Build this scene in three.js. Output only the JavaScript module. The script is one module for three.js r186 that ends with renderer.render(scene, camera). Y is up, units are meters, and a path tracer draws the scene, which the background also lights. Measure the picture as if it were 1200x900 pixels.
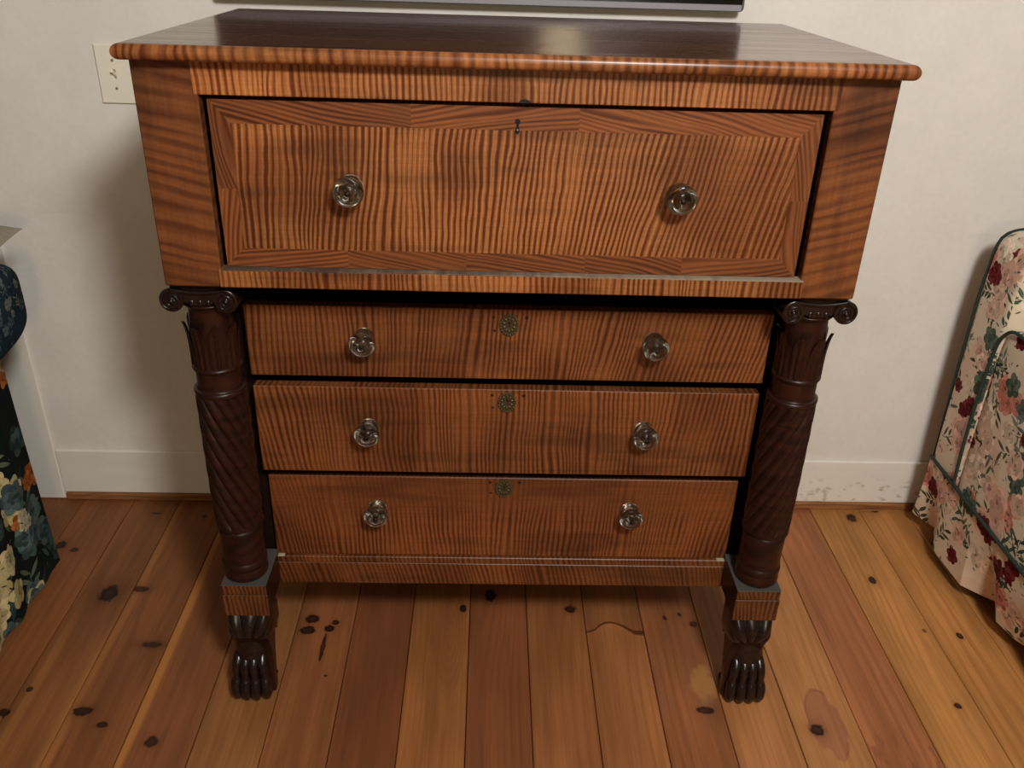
import * as THREE from 'three';
import { mergeGeometries } from 'three/addons/utils/BufferGeometryUtils.js';

// ---------- camera, light, exposure ----------
const scene = new THREE.Scene();
scene.background = new THREE.Color(0x000000);
const camera = new THREE.PerspectiveCamera(2 * Math.atan(450 / 1041.7) * 180 / Math.PI, 4 / 3, 0.05, 30);
camera.position.set(-0.0407, 1.504, 1.3462);
camera.rotation.set(-0.4895, -0.0325, 0.0323, 'YXZ');
scene.add(camera);
const EXPOSURE = 1.08;
const LAMP = { pos: [0.46, 2.3, 1.68], color: 0xfffefb, intensity: 13, size: 8 };
const FLOOR_LAMP = { pos: [0.38, 1.7, 3.0], color: 0xffe2b8, intensity: 0.9, size: 6 };
const renderer = new THREE.WebGLRenderer({ antialias: true });
renderer.toneMapping = THREE.LinearToneMapping;
renderer.toneMappingExposure = EXPOSURE;
renderer.shadowMap.enabled = true;

// ---------- helpers ----------
function rng(seed) { let s = seed >>> 0; return () => { s = (s + 0x6D2B79F5) >>> 0; let t = s; t = Math.imul(t ^ (t >>> 15), t | 1); t ^= t + Math.imul(t ^ (t >>> 7), t | 61); return ((t ^ (t >>> 14)) >>> 0) / 4294967296; }; }
function hash(x, y, s) { let h = Math.imul(x, 374761393) + Math.imul(y, 668265263) + Math.imul(s, 2246822519); h = Math.imul(h ^ (h >>> 13), 1274126177); h ^= h >>> 16; return (h >>> 0) / 4294967296; }
function noise(x, y, s = 0) {
  const xi = Math.floor(x), yi = Math.floor(y); let fx = x - xi, fy = y - yi;
  fx = fx * fx * (3 - 2 * fx); fy = fy * fy * (3 - 2 * fy);
  const a = hash(xi, yi, s), b = hash(xi + 1, yi, s), c = hash(xi, yi + 1, s), d = hash(xi + 1, yi + 1, s);
  return (a + (b - a) * fx) * (1 - fy) + (c + (d - c) * fx) * fy;
}
const fbm = (x, y, s) => 0.55 * noise(x, y, s) + 0.28 * noise(x * 2.1, y * 2.1, s + 1) + 0.17 * noise(x * 4.3, y * 4.3, s + 2);
const clamp = (v, a = 0, b = 1) => Math.min(b, Math.max(a, v));
const lerp = (a, b, t) => a + (b - a) * t;
const smooth = (a, b, v) => { const t = clamp((v - a) / (b - a)); return t * t * (3 - 2 * t); };
const mix3 = (a, b, t) => [lerp(a[0], b[0], t), lerp(a[1], b[1], t), lerp(a[2], b[2], t)];

function dataTex(W, H, f, srgb = true) {
  const d = new Uint8Array(W * H * 4);
  for (let j = 0; j < H; j++) for (let i = 0; i < W; i++) {
    const c = f((i + 0.5) / W, (j + 0.5) / H), k = (j * W + i) * 4;
    d[k] = clamp(c[0], 0, 255); d[k + 1] = clamp(c[1], 0, 255); d[k + 2] = clamp(c[2], 0, 255); d[k + 3] = 255;
  }
  const t = new THREE.DataTexture(d, W, H, THREE.RGBAFormat);
  t.magFilter = THREE.LinearFilter; t.minFilter = THREE.LinearMipmapLinearFilter; t.generateMipmaps = true;
  t.wrapS = t.wrapT = THREE.RepeatWrapping;
  if (srgb) t.colorSpace = THREE.SRGBColorSpace;
  t.needsUpdate = true; return t;
}
const usedNames = new Map();
function numbered(n) { const k = usedNames.get(n) || 0; usedNames.set(n, k + 1); return k ? `${n}_${String(k).padStart(3, '0')}` : n; }
function thing(name, label, category, pos = [0, 0, 0], group) {
  const o = new THREE.Group(); o.name = numbered(name); o.position.set(...pos); o.userData = { label, category };
  if (group) o.userData.group = group;
  scene.add(o); return o;
}
function part(name, geo, mat, parent, label) {
  const m = new THREE.Mesh(geo, mat); m.name = numbered(name); m.castShadow = m.receiveShadow = true;
  if (label) m.userData.label = label;
  parent.add(m); return m;
}
function group(name, parent, label) { const g = new THREE.Group(); g.name = numbered(name); if (label) g.userData.label = label; parent.add(g); return g; }
function structure(name, geo, mat) { const m = part(name, geo, mat, scene); m.name = name; m.userData.kind = 'structure'; return m; }

// chamfered box between two corners; uv normalised over the box in the plane each face looks at
function cbox(x0, x1, y0, y1, z0, z1, b = 0.0015, uvr) {
  const c = [[x0, x1], [y0, y1], [z0, z1]], P = [], N = [], T = [];
  const R = uvr || { x: x0, y: y0, z: z0, w: x1 - x0, h: y1 - y0, d: y1 - y0 };
  const V = (sx, sy, sz, a) => { const s = [sx, sy, sz]; return s.map((v, i) => c[i][v] + (i === a ? 0 : (v ? -b : b))); };
  function tri(p, q, r, out) {
    const e1 = q.map((v, i) => v - p[i]), e2 = r.map((v, i) => v - p[i]);
    let n = [e1[1] * e2[2] - e1[2] * e2[1], e1[2] * e2[0] - e1[0] * e2[2], e1[0] * e2[1] - e1[1] * e2[0]];
    if (n[0] * out[0] + n[1] * out[1] + n[2] * out[2] < 0) { [q, r] = [r, q]; n = n.map((v) => -v); }
    const l = Math.hypot(...n) || 1; n = n.map((v) => v / l);
    const an = n.map(Math.abs);
    for (const v of [p, q, r]) {
      P.push(...v); N.push(...n);
      if (R.floor) T.push((v[0] - R.x) / R.w, (v[2] - R.z) / R.h + v[1]);
      else if (an[2] >= an[0] - 1e-6 && an[2] >= an[1] - 1e-6) T.push((v[0] - R.x) / R.w, (v[1] - R.y) / R.h);
      else if (an[1] >= an[0]) T.push((v[0] - R.x) / R.w, (v[2] - R.z) / R.h);
      else T.push((v[2] - R.z) / (uvr ? R.w : Math.max(R.w, z1 - z0)), (v[1] - R.y) / R.h);
    }
  }
  const quad = (a, b2, c2, d, out) => { tri(a, b2, c2, out); tri(a, c2, d, out); };
  for (let a = 0; a < 3; a++) for (const s of [0, 1]) {
    const o = [0, 0, 0]; o[a] = s ? 1 : -1; const [u, v] = [(a + 1) % 3, (a + 2) % 3];
    const q = [[0, 0], [1, 0], [1, 1], [0, 1]].map(([i, j]) => { const k = [0, 0, 0]; k[a] = s; k[u] = i; k[v] = j; return V(...k, a); });
    quad(...q, o);
  }
  for (let a = 0; a < 3; a++) { const [u, v] = [(a + 1) % 3, (a + 2) % 3]; for (const i of [0, 1]) for (const j of [0, 1]) {
    const k0 = [0, 0, 0], k1 = [0, 0, 0]; k0[u] = k1[u] = i; k0[v] = k1[v] = j; k1[a] = 1;
    const o = [0, 0, 0]; o[u] = i ? 1 : -1; o[v] = j ? 1 : -1;
    quad(V(...k0, u), V(...k1, u), V(...k1, v), V(...k0, v), o);
  } }
  for (const i of [0, 1]) for (const j of [0, 1]) for (const k of [0, 1]) tri(V(i, j, k, 0), V(i, j, k, 1), V(i, j, k, 2), [i ? 1 : -1, j ? 1 : -1, k ? 1 : -1]);
  const g = new THREE.BufferGeometry();
  g.setAttribute('position', new THREE.Float32BufferAttribute(P, 3));
  g.setAttribute('normal', new THREE.Float32BufferAttribute(N, 3));
  g.setAttribute('uv', new THREE.Float32BufferAttribute(T, 2));
  return g;
}
// parametric grid surface
function grid(nu, nv, f, flip = false) {
  const P = [], T = [], I = [];
  for (let j = 0; j <= nv; j++) for (let i = 0; i <= nu; i++) { P.push(...f(i / nu, j / nv)); T.push(i / nu, j / nv); }
  for (let j = 0; j < nv; j++) for (let i = 0; i < nu; i++) {
    const a = j * (nu + 1) + i, b = a + 1, c = a + nu + 1, d = c + 1;
    if (flip) I.push(a, c, b, b, c, d); else I.push(a, b, c, b, d, c);
  }
  const g = new THREE.BufferGeometry();
  g.setAttribute('position', new THREE.Float32BufferAttribute(P, 3)); g.setAttribute('uv', new THREE.Float32BufferAttribute(T, 2));
  g.setIndex(I); g.computeVertexNormals(); return g;
}
// tube with a radius along it
function sweep(pts, rad, ns = 24, nr = 12, sx = 1) {
  const curve = new THREE.CatmullRomCurve3(pts.map((p) => new THREE.Vector3(...p)));
  const fr = curve.computeFrenetFrames(ns, false);
  const R = (t) => { const k = t * (rad.length - 1), i = Math.min(rad.length - 2, Math.floor(k)), f = k - i; return lerp(rad[i], rad[i + 1], f * f * (3 - 2 * f)); };
  return grid(nr, ns, (u, v) => {
    const i = Math.round(v * ns), p = curve.getPoint(v), r = R(v), a = u * Math.PI * 2;
    const q = p.clone().addScaledVector(fr.normals[i], Math.cos(a) * r).addScaledVector(fr.binormals[i], Math.sin(a) * r);
    return [p.x + (q.x - p.x) * sx, q.y, q.z];
  });
}
const lathe = (pts, seg = 32) => new THREE.LatheGeometry(pts.map((p) => new THREE.Vector2(...p)), seg);
const merge = (list) => mergeGeometries(list.map((g) => { const h = g.index ? g.toNonIndexed() : g; for (const k of Object.keys(h.attributes)) if (!['position', 'normal', 'uv'].includes(k)) h.deleteAttribute(k); return h; }));
// uv in metres by the way each triangle faces
function uvMetres(geo, size = 1) {
  const g = geo.index ? geo.toNonIndexed() : geo, p = g.attributes.position, uv = [];
  for (let i = 0; i < p.count; i += 3) {
    const A = new THREE.Vector3().fromBufferAttribute(p, i), B = new THREE.Vector3().fromBufferAttribute(p, i + 1), C = new THREE.Vector3().fromBufferAttribute(p, i + 2);
    const n = B.clone().sub(A).cross(C.clone().sub(A)), an = [Math.abs(n.x), Math.abs(n.y), Math.abs(n.z)];
    for (const v of [A, B, C]) {
      if (an[0] >= an[1] && an[0] >= an[2]) uv.push(v.z / size, v.y / size);
      else if (an[2] >= an[1]) uv.push(v.x / size + 0.37, v.y / size); else uv.push(v.z / size, v.x / size);
    }
  }
  g.setAttribute('uv', new THREE.Float32BufferAttribute(uv, 2)); return g;
}
function std(o) { return new THREE.MeshPhysicalMaterial(o); }

// ---------- wood ----------
// tiger maple: dark flame stripes across the grain. dims in metres
function tiger(w, h, o = {}) {
  const s = o.seed || 1, ppm = o.ppm || 900, lam = o.lam || 0.0094, hor = o.horizontal;
  const G = o.gain ?? 0.72, L = (o.light || [188, 120, 66]).map((z) => z * G), D = (o.dark || [92, 42, 15]).map((z) => z * G), amt = o.amount ?? 1;
  const W = Math.max(16, Math.round(w * ppm)), H = Math.max(16, Math.round(h * ppm));
  return dataTex(W, H, (u, v) => {
    let x = u * w, y = v * h; if (hor) [x, y] = [y, x];
    const sl = (o.slant ?? 0) + (o.slantEnd !== undefined ? (o.slantEnd - (o.slant ?? 0)) * (hor ? v : u) : 0);
    const q = x - sl * y + (noise(x * 6, y * 5, s) - 0.5) * 0.016 + (noise(x * 26, y * 15, s + 5) - 0.5) * 0.0055 + (noise(x * 80, y * 50, s + 6) - 0.5) * 0.0016;
    const ph = q / lam + (noise(q * 26, y * 1.6, s + 9) - 0.5) * 1.7;
    let st = 0.5 + 0.5 * Math.sin(ph * 6.2832);
    st = Math.pow(st, 1.7);
    const amp = clamp(0.34 + 1.1 * noise(q * 55, y * 11, s + 12) * (0.45 + 0.8 * noise(x * 9, y * 14, s + 14)));
    const thin = smooth(0.62, 1, 0.5 + 0.5 * Math.sin(ph * 15.1 + 5 * noise(x * 30, y * 6, s + 17))) * 0.22;
    const k = clamp((st * amp + thin) * amt + 0.28 * smooth(0.5, 0.85, noise(x * 11, y * 7, s + 31)));
    const fine = 1 + (noise(x * 10, y * 420, s + 20) - 0.5) * 0.1 + (noise(x * 300, y * 300, s + 22) - 0.5) * 0.07;
    const tone = 0.84 + 0.3 * fbm(x * 2.6, y * 5, s + 25) - 0.16 * smooth(0.52, 0.8, fbm(x * 5, y * 26, s + 27));
    let c = mix3(L, D, k);
    if (o.plainTop) { const p = o.plainTop * smooth(0.45, 0.75, v + 0.15 * (noise(x * 5, 3, s) - 0.5)); c = mix3(c, mix3(L, D, 0.3), p); }
    c = c.map((z) => z * fine * tone);
    if (o.marks) for (const m of o.marks) { const dd = Math.hypot((u * w - m[0]) / m[2], (v * h - m[1]) / (m[3] || m[2])); if (dd < 1.3) c = mix3(c, [26, 11, 6], 1 - smooth(0.7, 1.3, dd)); }
    return c;
  });
}
// straight grain running along u with dark streaks (cross-banding and dark boards)
function streaks(w, h, o = {}) {
  const s = o.seed || 1, ppm = o.ppm || 700, L = o.light || [118, 68, 36], D = o.dark || [66, 31, 13];
  return dataTex(Math.max(16, Math.round(w * ppm)), Math.max(16, Math.round(h * ppm)), (u, v) => {
    const x = u * w, y = v * h, t = o.tilt || 0;
    const yy = y + t * x + (noise(x * 9, y * 8, s) - 0.5) * 0.012;
    const r = 0.5 + 0.5 * Math.sin((yy / (o.lam || 0.0075) + 1.6 * noise(x * 7, yy * 60, s + 3)) * 6.2832);
    const k = clamp(Math.pow(r, 1.5) * (0.25 + 1.0 * noise(x * 6, yy * 90, s + 4)));
    const f = 1 + (noise(x * 40, yy * 900, s + 7) - 0.5) * 0.16, tone = 0.85 + 0.3 * fbm(x * 4, y * 9, s + 9);
    return mix3(L, D, k).map((z) => z * f * tone);
  });
}
const woodMat = (map, rough = 0.42, extra = {}) => std({ map, roughness: rough, specularIntensity: 0.6, ...extra });
const darkWood = woodMat(streaks(0.5, 0.25, { seed: 71, light: [44, 20, 13], dark: [27, 12, 8], lam: 0.02 }), 0.34, { specularIntensity: 0.6 });
const carvedWood = woodMat(streaks(0.3, 0.2, { seed: 72, light: [30, 19, 15], dark: [17, 10, 8], lam: 0.015 }), 0.27, { specularIntensity: 1 });
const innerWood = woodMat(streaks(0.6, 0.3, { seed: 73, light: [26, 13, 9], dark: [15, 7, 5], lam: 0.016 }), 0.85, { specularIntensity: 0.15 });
const blackHole = std({ color: 0x0a0604, roughness: 0.9 });

// ---------- room shell ----------
const ROOM = { x0: -2.5, x1: 2.5, z0: -0.7475, z1: 3.9, y1: 2.5 };
const wallTex = dataTex(512, 512, (u, v) => { const n = 1 + (fbm(u * 7, v * 7, 3) - 0.5) * 0.05 + (noise(u * 90, v * 90, 8) - 0.5) * 0.018; return [224 * n, 219 * n, 210 * n]; });
const wallBump = dataTex(512, 512, (u, v) => { const n = 128 + (fbm(u * 26, v * 26, 31) - 0.5) * 120; return [n, n, n]; }, false);
for (const t of [wallTex, wallBump]) t.repeat.set(1.2, 1.2);
const wallMat = std({ map: wallTex, bumpMap: wallBump, bumpScale: 0.0012, roughness: 0.75, specularIntensity: 0.3 });
const trimTex = dataTex(1024, 128, (u, v) => {
  const x = -1.5 + 3 * u; let n = 1 + (fbm(u * 30, v * 4, 41) - 0.5) * 0.05, c = [226 * n, 221 * n, 211 * n];
  const scuff = smooth(0.6, 0.8, fbm(u * 170, v * 12, 44)) * smooth(0.78, 0.95, x) * (1 - smooth(0.25, 0.75, v));
  return mix3(c, [150, 132, 104], scuff * 0.5);
});
const trimMat = std({ map: trimTex, roughness: 0.5, specularIntensity: 0.4 });
const UVW = { x: 0, y: 0, z: 0, w: 1, h: 1 };
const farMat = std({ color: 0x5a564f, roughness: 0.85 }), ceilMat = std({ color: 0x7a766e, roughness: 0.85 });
structure('wall_back', cbox(ROOM.x0 - 0.12, ROOM.x1 + 0.12, -0.1, ROOM.y1 + 0.1, ROOM.z0 - 0.12, ROOM.z0, 0.001, UVW), wallMat);
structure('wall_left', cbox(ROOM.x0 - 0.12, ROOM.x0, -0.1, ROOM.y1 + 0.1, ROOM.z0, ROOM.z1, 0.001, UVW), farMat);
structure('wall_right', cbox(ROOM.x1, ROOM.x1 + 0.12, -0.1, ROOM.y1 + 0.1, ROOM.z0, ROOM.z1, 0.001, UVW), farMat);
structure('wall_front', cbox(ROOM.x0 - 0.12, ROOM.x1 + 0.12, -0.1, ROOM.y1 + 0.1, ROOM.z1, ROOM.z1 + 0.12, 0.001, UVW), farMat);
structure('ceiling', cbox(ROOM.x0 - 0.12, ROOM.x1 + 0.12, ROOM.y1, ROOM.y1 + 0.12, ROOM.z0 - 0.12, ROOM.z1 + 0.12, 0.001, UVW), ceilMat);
// the baseboard is let in level with the door casing; the plaster lies a little behind both
structure('baseboard_back', cbox(-1.222, ROOM.x1, 0.024, 0.163, ROOM.z0, ROOM.z0 + 0.009, 0.003, { x: -1.5, y: 0.024, z: 0, w: 3, h: 0.139 }), trimMat);
structure('trim_1', cbox(-1.345, -1.2225, 0.002, 2.1, ROOM.z0, ROOM.z0 + 0.009, 0.003, { x: -1.5, y: 0.024, z: 0, w: 3, h: 2.1 }), std({ color: 0xe2ddd2, roughness: 0.5, specularIntensity: 0.4 }));
const stripTex = streaks(1.2, 0.06, { seed: 88, light: [150, 100, 60], dark: [118, 74, 42], lam: 0.02 }); stripTex.repeat.set(1, 1);
structure('trim_2', cbox(-1.218, ROOM.x1, 0.001, 0.0245, ROOM.z0, ROOM.z0 + 0.014, 0.004, { x: 0, y: 0, z: 0, w: 1.2, h: 0.06 }), woodMat(stripTex, 0.5));
structure('door_1', cbox(-2.15, -1.345, 0.004, 2.02, ROOM.z0, ROOM.z0 + 0.006, 0.001, UVW), std({ color: 0xe2ddd2, roughness: 0.5 }));

// ---------- plank floor ----------
const floor = new THREE.Group(); floor.name = 'floor'; floor.userData = { kind: 'structure' }; scene.add(floor);
part('subfloor', cbox(ROOM.x0, ROOM.x1, -0.06, -0.021, ROOM.z0, ROOM.z1, 0.001, UVW), std({ color: 0x120a06, roughness: 0.95 }), floor);
// [left seam, tone, streak tone] of the planks in view
const seams = [-1.31, -1.17, -1.03, -0.903, -0.761, -0.621, -0.4795, -0.346, -0.2095, -0.0718, 0.0657, 0.2052, 0.3428, 0.4803, 0.6197, 0.7597, 0.9003, 1.0424, 1.181, 1.319];
const tones = [[150, 92, 54], [152, 93, 54], [150, 94, 54], [146, 89, 50], [150, 90, 55], [182, 122, 70], [156, 96, 58], [134, 76, 46], [172, 110, 60], [137, 79, 48], [156, 98, 58], [170, 109, 66], [146, 88, 56], [178, 118, 72], [184, 124, 76], [152, 90, 60], [180, 122, 68], [178, 119, 66], [176, 117, 66], [172, 112, 64]];
// knots and marks: [x, z, rx, rz, darkness, ring halo]
const knots = [[-0.956, -0.351, 0.022, 0.026, 0.92, 1.6], [-1.15, -0.536, 0.013, 0.014, 0.9, 1], [-1.108, -0.516, 0.01, 0.008, 0.75, 0.6], [-0.885, -0.368, 0.02, 0.009, 0.7, 1.2], [-0.874, 0.011, 0.02, 0.011, 0.85, 1], [-0.82, 0.046, 0.012, 0.007, 0.8, 0.8],
  [-1.01, -0.048, 0.007, 0.007, 0.8, 0.4], [-1.034, 0.015, 0.013, 0.009, 0.9, 0.3], [-0.949, -0.679, 0.014, 0.0035, 0.7, 0.2], [-0.814, -0.667, 0.006, 0.006, 0.6, 0.5], [-0.446, -0.269, 0.017, 0.012, 0.9, 0.6], [-0.45, -0.232, 0.017, 0.012, 0.92, 0.6],
  [-0.401, -0.238, 0.012, 0.01, 0.9, 0.5], [-0.39, -0.258, 0.008, 0.008, 0.85, 0.4], [-0.406, -0.178, 0.005, 0.036, 0.8, 0.4], [-0.385, -0.092, 0.004, 0.003, 0.7, 0.2], [-0.088, -0.309, 0.008, 0.011, 0.95, 0.8], [-0.022, -0.359, 0.013, 0.02, 0.9, 0.6], [0.173, -0.31, 0.014, 0.012, 0.8, 1],
  [0.401, -0.283, 0.005, 0.007, 0.75, 0.3], [0.439, -0.295, 0.005, 0.007, 0.75, 0.3], [0.468, -0.263, 0.01, 0.009, 0.7, 0.5], [0.442, -0.002, 0.02, 0.009, 0.75, 0.5], [1.008, -0.697, 0.013, 0.017, 0.88, 1.2], [1.087, -0.736, 0.012, 0.01, 0.8, 0.6],
  [0.966, -0.429, 0.009, 0.013, 0.9, 0.8], [1.024, -0.247, 0.005, 0.006, 0.5, 0.4], [1.104, -0.231, 0.008, 0.01, 0.88, 0.6], [0.999, -0.018, 0.008, 0.008, 0.88, 0.5], [0.668, 0.048, 0.0145, 0.013, 0.93, 1.2], [-0.706, 0.086, 0.013, 0.012, 0.75, 0.8], [-0.795, -0.181, 0.022, 0.008, 0.5, 1.6]];
const Z0 = ROOM.z0 + 0.014, ZL = 1.45;
const plankRough = dataTex(128, 512, (u, v) => { const n = 110 + 50 * fbm(u * 5, v * 9, 61) + 18 * noise(u * 90, v * 14, 62); return [n, n, n]; }, false);
function plankTex(i, x0, x1) {
  const w = x1 - x0, T = tones[i], s = 200 + i * 13, mine = knots.filter((k) => k[0] > x0 - 0.012 && k[0] < x1 + 0.012);
  const pith = (hash(i, 5, 9) - 0.5) * 1.2, ringScale = 42 + 40 * hash(i, 7, 3);
  return dataTex(120, 1240, (u, v) => {
    const x = x0 + u * w, z = Z0 + v * ZL;
    let gx = (u - 0.5) * w + pith * w + (noise(z * 1.3, 2, s) - 0.5) * 0.05 + (noise(u * 2, z * 2.5, s + 1) - 0.5) * 0.02, dark = 0, halo = 0;
    for (const k of mine) {
      const dx = (x - k[0]) / k[2], dz = (z - k[1]) / k[3], d = Math.hypot(dx, dz * 0.92) + (noise(x * 160, z * 160, s + 8) - 0.5) * 0.35;
      const infl = Math.exp(-(dx * dx + dz * dz * 0.2) * 0.16) * k[2];
      gx += infl * Math.sign(dx || 1) * 0.8 * k[5] * 0.5;
      dark = Math.max(dark, k[4] * (1 - smooth(0.72, 1.18, d)) * (0.75 + 0.35 * smooth(0.2, 0.9, d)));
      halo = Math.max(halo, k[5] * 0.38 * Math.exp(-Math.max(0, d - 0.8) * 1.25));
    }
    const rad = Math.hypot(gx, 0.03 + 0.02 * noise(z * 2.2, 4, s + 2));
    const ring = 0.5 + 0.5 * Math.sin(rad * ringScale * 6.2832 + 2.2 * noise(u * 3, z * 3, s + 3));
    let late = smooth(0.4, 1, ring) * 0.15 * (0.5 + noise(u * 4, z * 2, s + 4));
    const fib = (noise(u * 70, z * 9, s + 5) - 0.5) * 0.1 + (noise(u * 160, z * 26, s + 6) - 0.5) * 0.07;
    const blot = (fbm(u * 2.2, z * 3.2, s + 7) - 0.5) * 0.34;
    const gr = smooth(0.2, 1.0, (x0 + x1) / 2), paintedFalloffX = 0.87 + 0.05 * smooth(-0.5, 0.2, (x0 + x1) / 2) + 0.16 * gr;  // room light falloff painted into the planks: darker left, lighter and yellower right
    let c = T.map((q, a) => lerp(q, [156, 96, 58][a], 0.38) * paintedFalloffX * [0.98, 0.985 + 0.05 * gr, 0.96 + 0.05 * gr][a] * (1 + fib + blot * (a === 2 ? 1.15 : 1)));
    c = mix3(c, [T[0] * 0.62, T[1] * 0.5, T[2] * 0.42], late * 0.9);
    // strips of sapwood and stains that the photograph shows on certain planks
    if (i === 2) c = mix3(c, [174, 118, 62], 0.55 * smooth(0.86, 0.97, u + 0.05 * noise(z * 3, 1, s)) * smooth(-0.3, -0.1, z));
    if (i === 2) c = mix3(c, [172, 116, 62], 0.45 * smooth(0.12, 0.04, Math.abs(u - 0.18 - 0.08 * noise(z * 3, 9, s))) * smooth(-0.4, -0.1, z));
    if (i === 3) c = mix3(c, [170, 112, 60], 0.55 * smooth(0.1, 0.03, Math.abs(u - 0.12 + 0.1 * noise(z * 3, 9, s))));
    if (i === 4) c = mix3(c, [186, 124, 62], 0.75 * smooth(0.2, 0.12, u + 0.08 * noise(z * 3, 3, s)));
    if (i === 8) { const e = Math.hypot((x + 0.116) / 0.036, (z + 0.22) / 0.19); c = mix3(c, [128, 76, 46], 0.62 * smooth(1.05, 0.85, e + 0.16 * (noise(x * 60, z * 12, s) - 0.5)) * (0.7 + 0.3 * Math.sin(e * 34))); }
    if (i === 11) { const zc = -0.252 + 0.018 * Math.cos((u - 0.45) * 6.5) * -1, e = Math.abs(z - zc - 0.004 * noise(u * 12, 1, s)) / (0.0045 + 0.006 * smooth(0.5, 1, u)); c = mix3(c, [66, 34, 18], 0.8 * smooth(1, 0.4, e)); if (z > zc) c = c.map((q) => q * (1 + 0.07 * Math.exp(-(z - zc) * 26))); else c = c.map((q) => q * 0.93); }
    if (i === 12) { const e = Math.hypot((x - 0.452) / 0.028, (z + 0.075) / 0.055) + 0.5 * (noise(x * 70, z * 70, s) - 0.5); c = mix3(c, [186, 136, 76], 0.5 * smooth(1.25, 0.55, e)); }
    if (i === 12) c = mix3(c, [104, 88, 80], 0.25 * smooth(0.55, 0.72, fbm(u * 4, z * 9, s + 30)) * smooth(0.1, -0.1, z));
    if (i === 14) { const e = Math.hypot((x - 0.695) / 0.036, (z - 0.035) / 0.085) + 0.4 * (noise(x * 50, z * 40, s) - 0.5), k = smooth(1.05, 0.96, e); c = mix3(c, [136, 82, 62], 0.55 * k * (0.6 + 0.5 * noise(x * 40, z * 14, s + 3))); c = mix3(c, [116, 66, 54], 0.4 * smooth(0.11, 0.03, Math.abs(e - 1)) * smooth(0.3, 0.6, noise(x * 30, z * 30, s + 4))); }
    if (i === 15) { c = mix3(c, [104, 56, 44], 0.42 * smooth(0.6, 0.72, fbm(u * 8 + z * 4, z * 20, s + 31)) * smooth(0.02, 0.12, z)); }
    c = mix3(c, [c[0] * 0.55, c[1] * 0.44, c[2] * 0.38], clamp(halo));
    c = mix3(c, [30, 14, 9], dark);
    return c;
  });
}
const restTex = [];
for (let k = -17; k < 19; k++) {
  const i = k + 9;
  let x0, x1; if (i >= 0 && i < seams.length - 1) { x0 = seams[i]; x1 = seams[i + 1]; } else { x0 = i < 0 ? -1.31 + 0.14 * i : 1.319 + 0.14 * (i - 19); x1 = x0 + 0.14; }
  x0 = Math.max(x0, ROOM.x0); x1 = Math.min(x1, ROOM.x1); if (x1 - x0 < 0.02) continue;
  const inView = i >= 0 && i < seams.length - 1;
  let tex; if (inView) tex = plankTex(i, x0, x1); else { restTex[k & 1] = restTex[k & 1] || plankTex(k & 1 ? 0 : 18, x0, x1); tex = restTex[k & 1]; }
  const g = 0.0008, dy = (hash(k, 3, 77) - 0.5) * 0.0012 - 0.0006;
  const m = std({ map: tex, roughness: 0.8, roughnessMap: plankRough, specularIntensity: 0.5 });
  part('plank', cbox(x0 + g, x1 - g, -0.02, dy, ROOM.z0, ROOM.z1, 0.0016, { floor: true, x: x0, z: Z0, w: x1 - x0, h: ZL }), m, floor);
}

// ---------- chest of drawers ----------
const chest = thing('chest_of_drawers', 'large tiger maple chest of drawers with carved dark columns, glass knobs and paw feet', 'chest of drawers');
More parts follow.
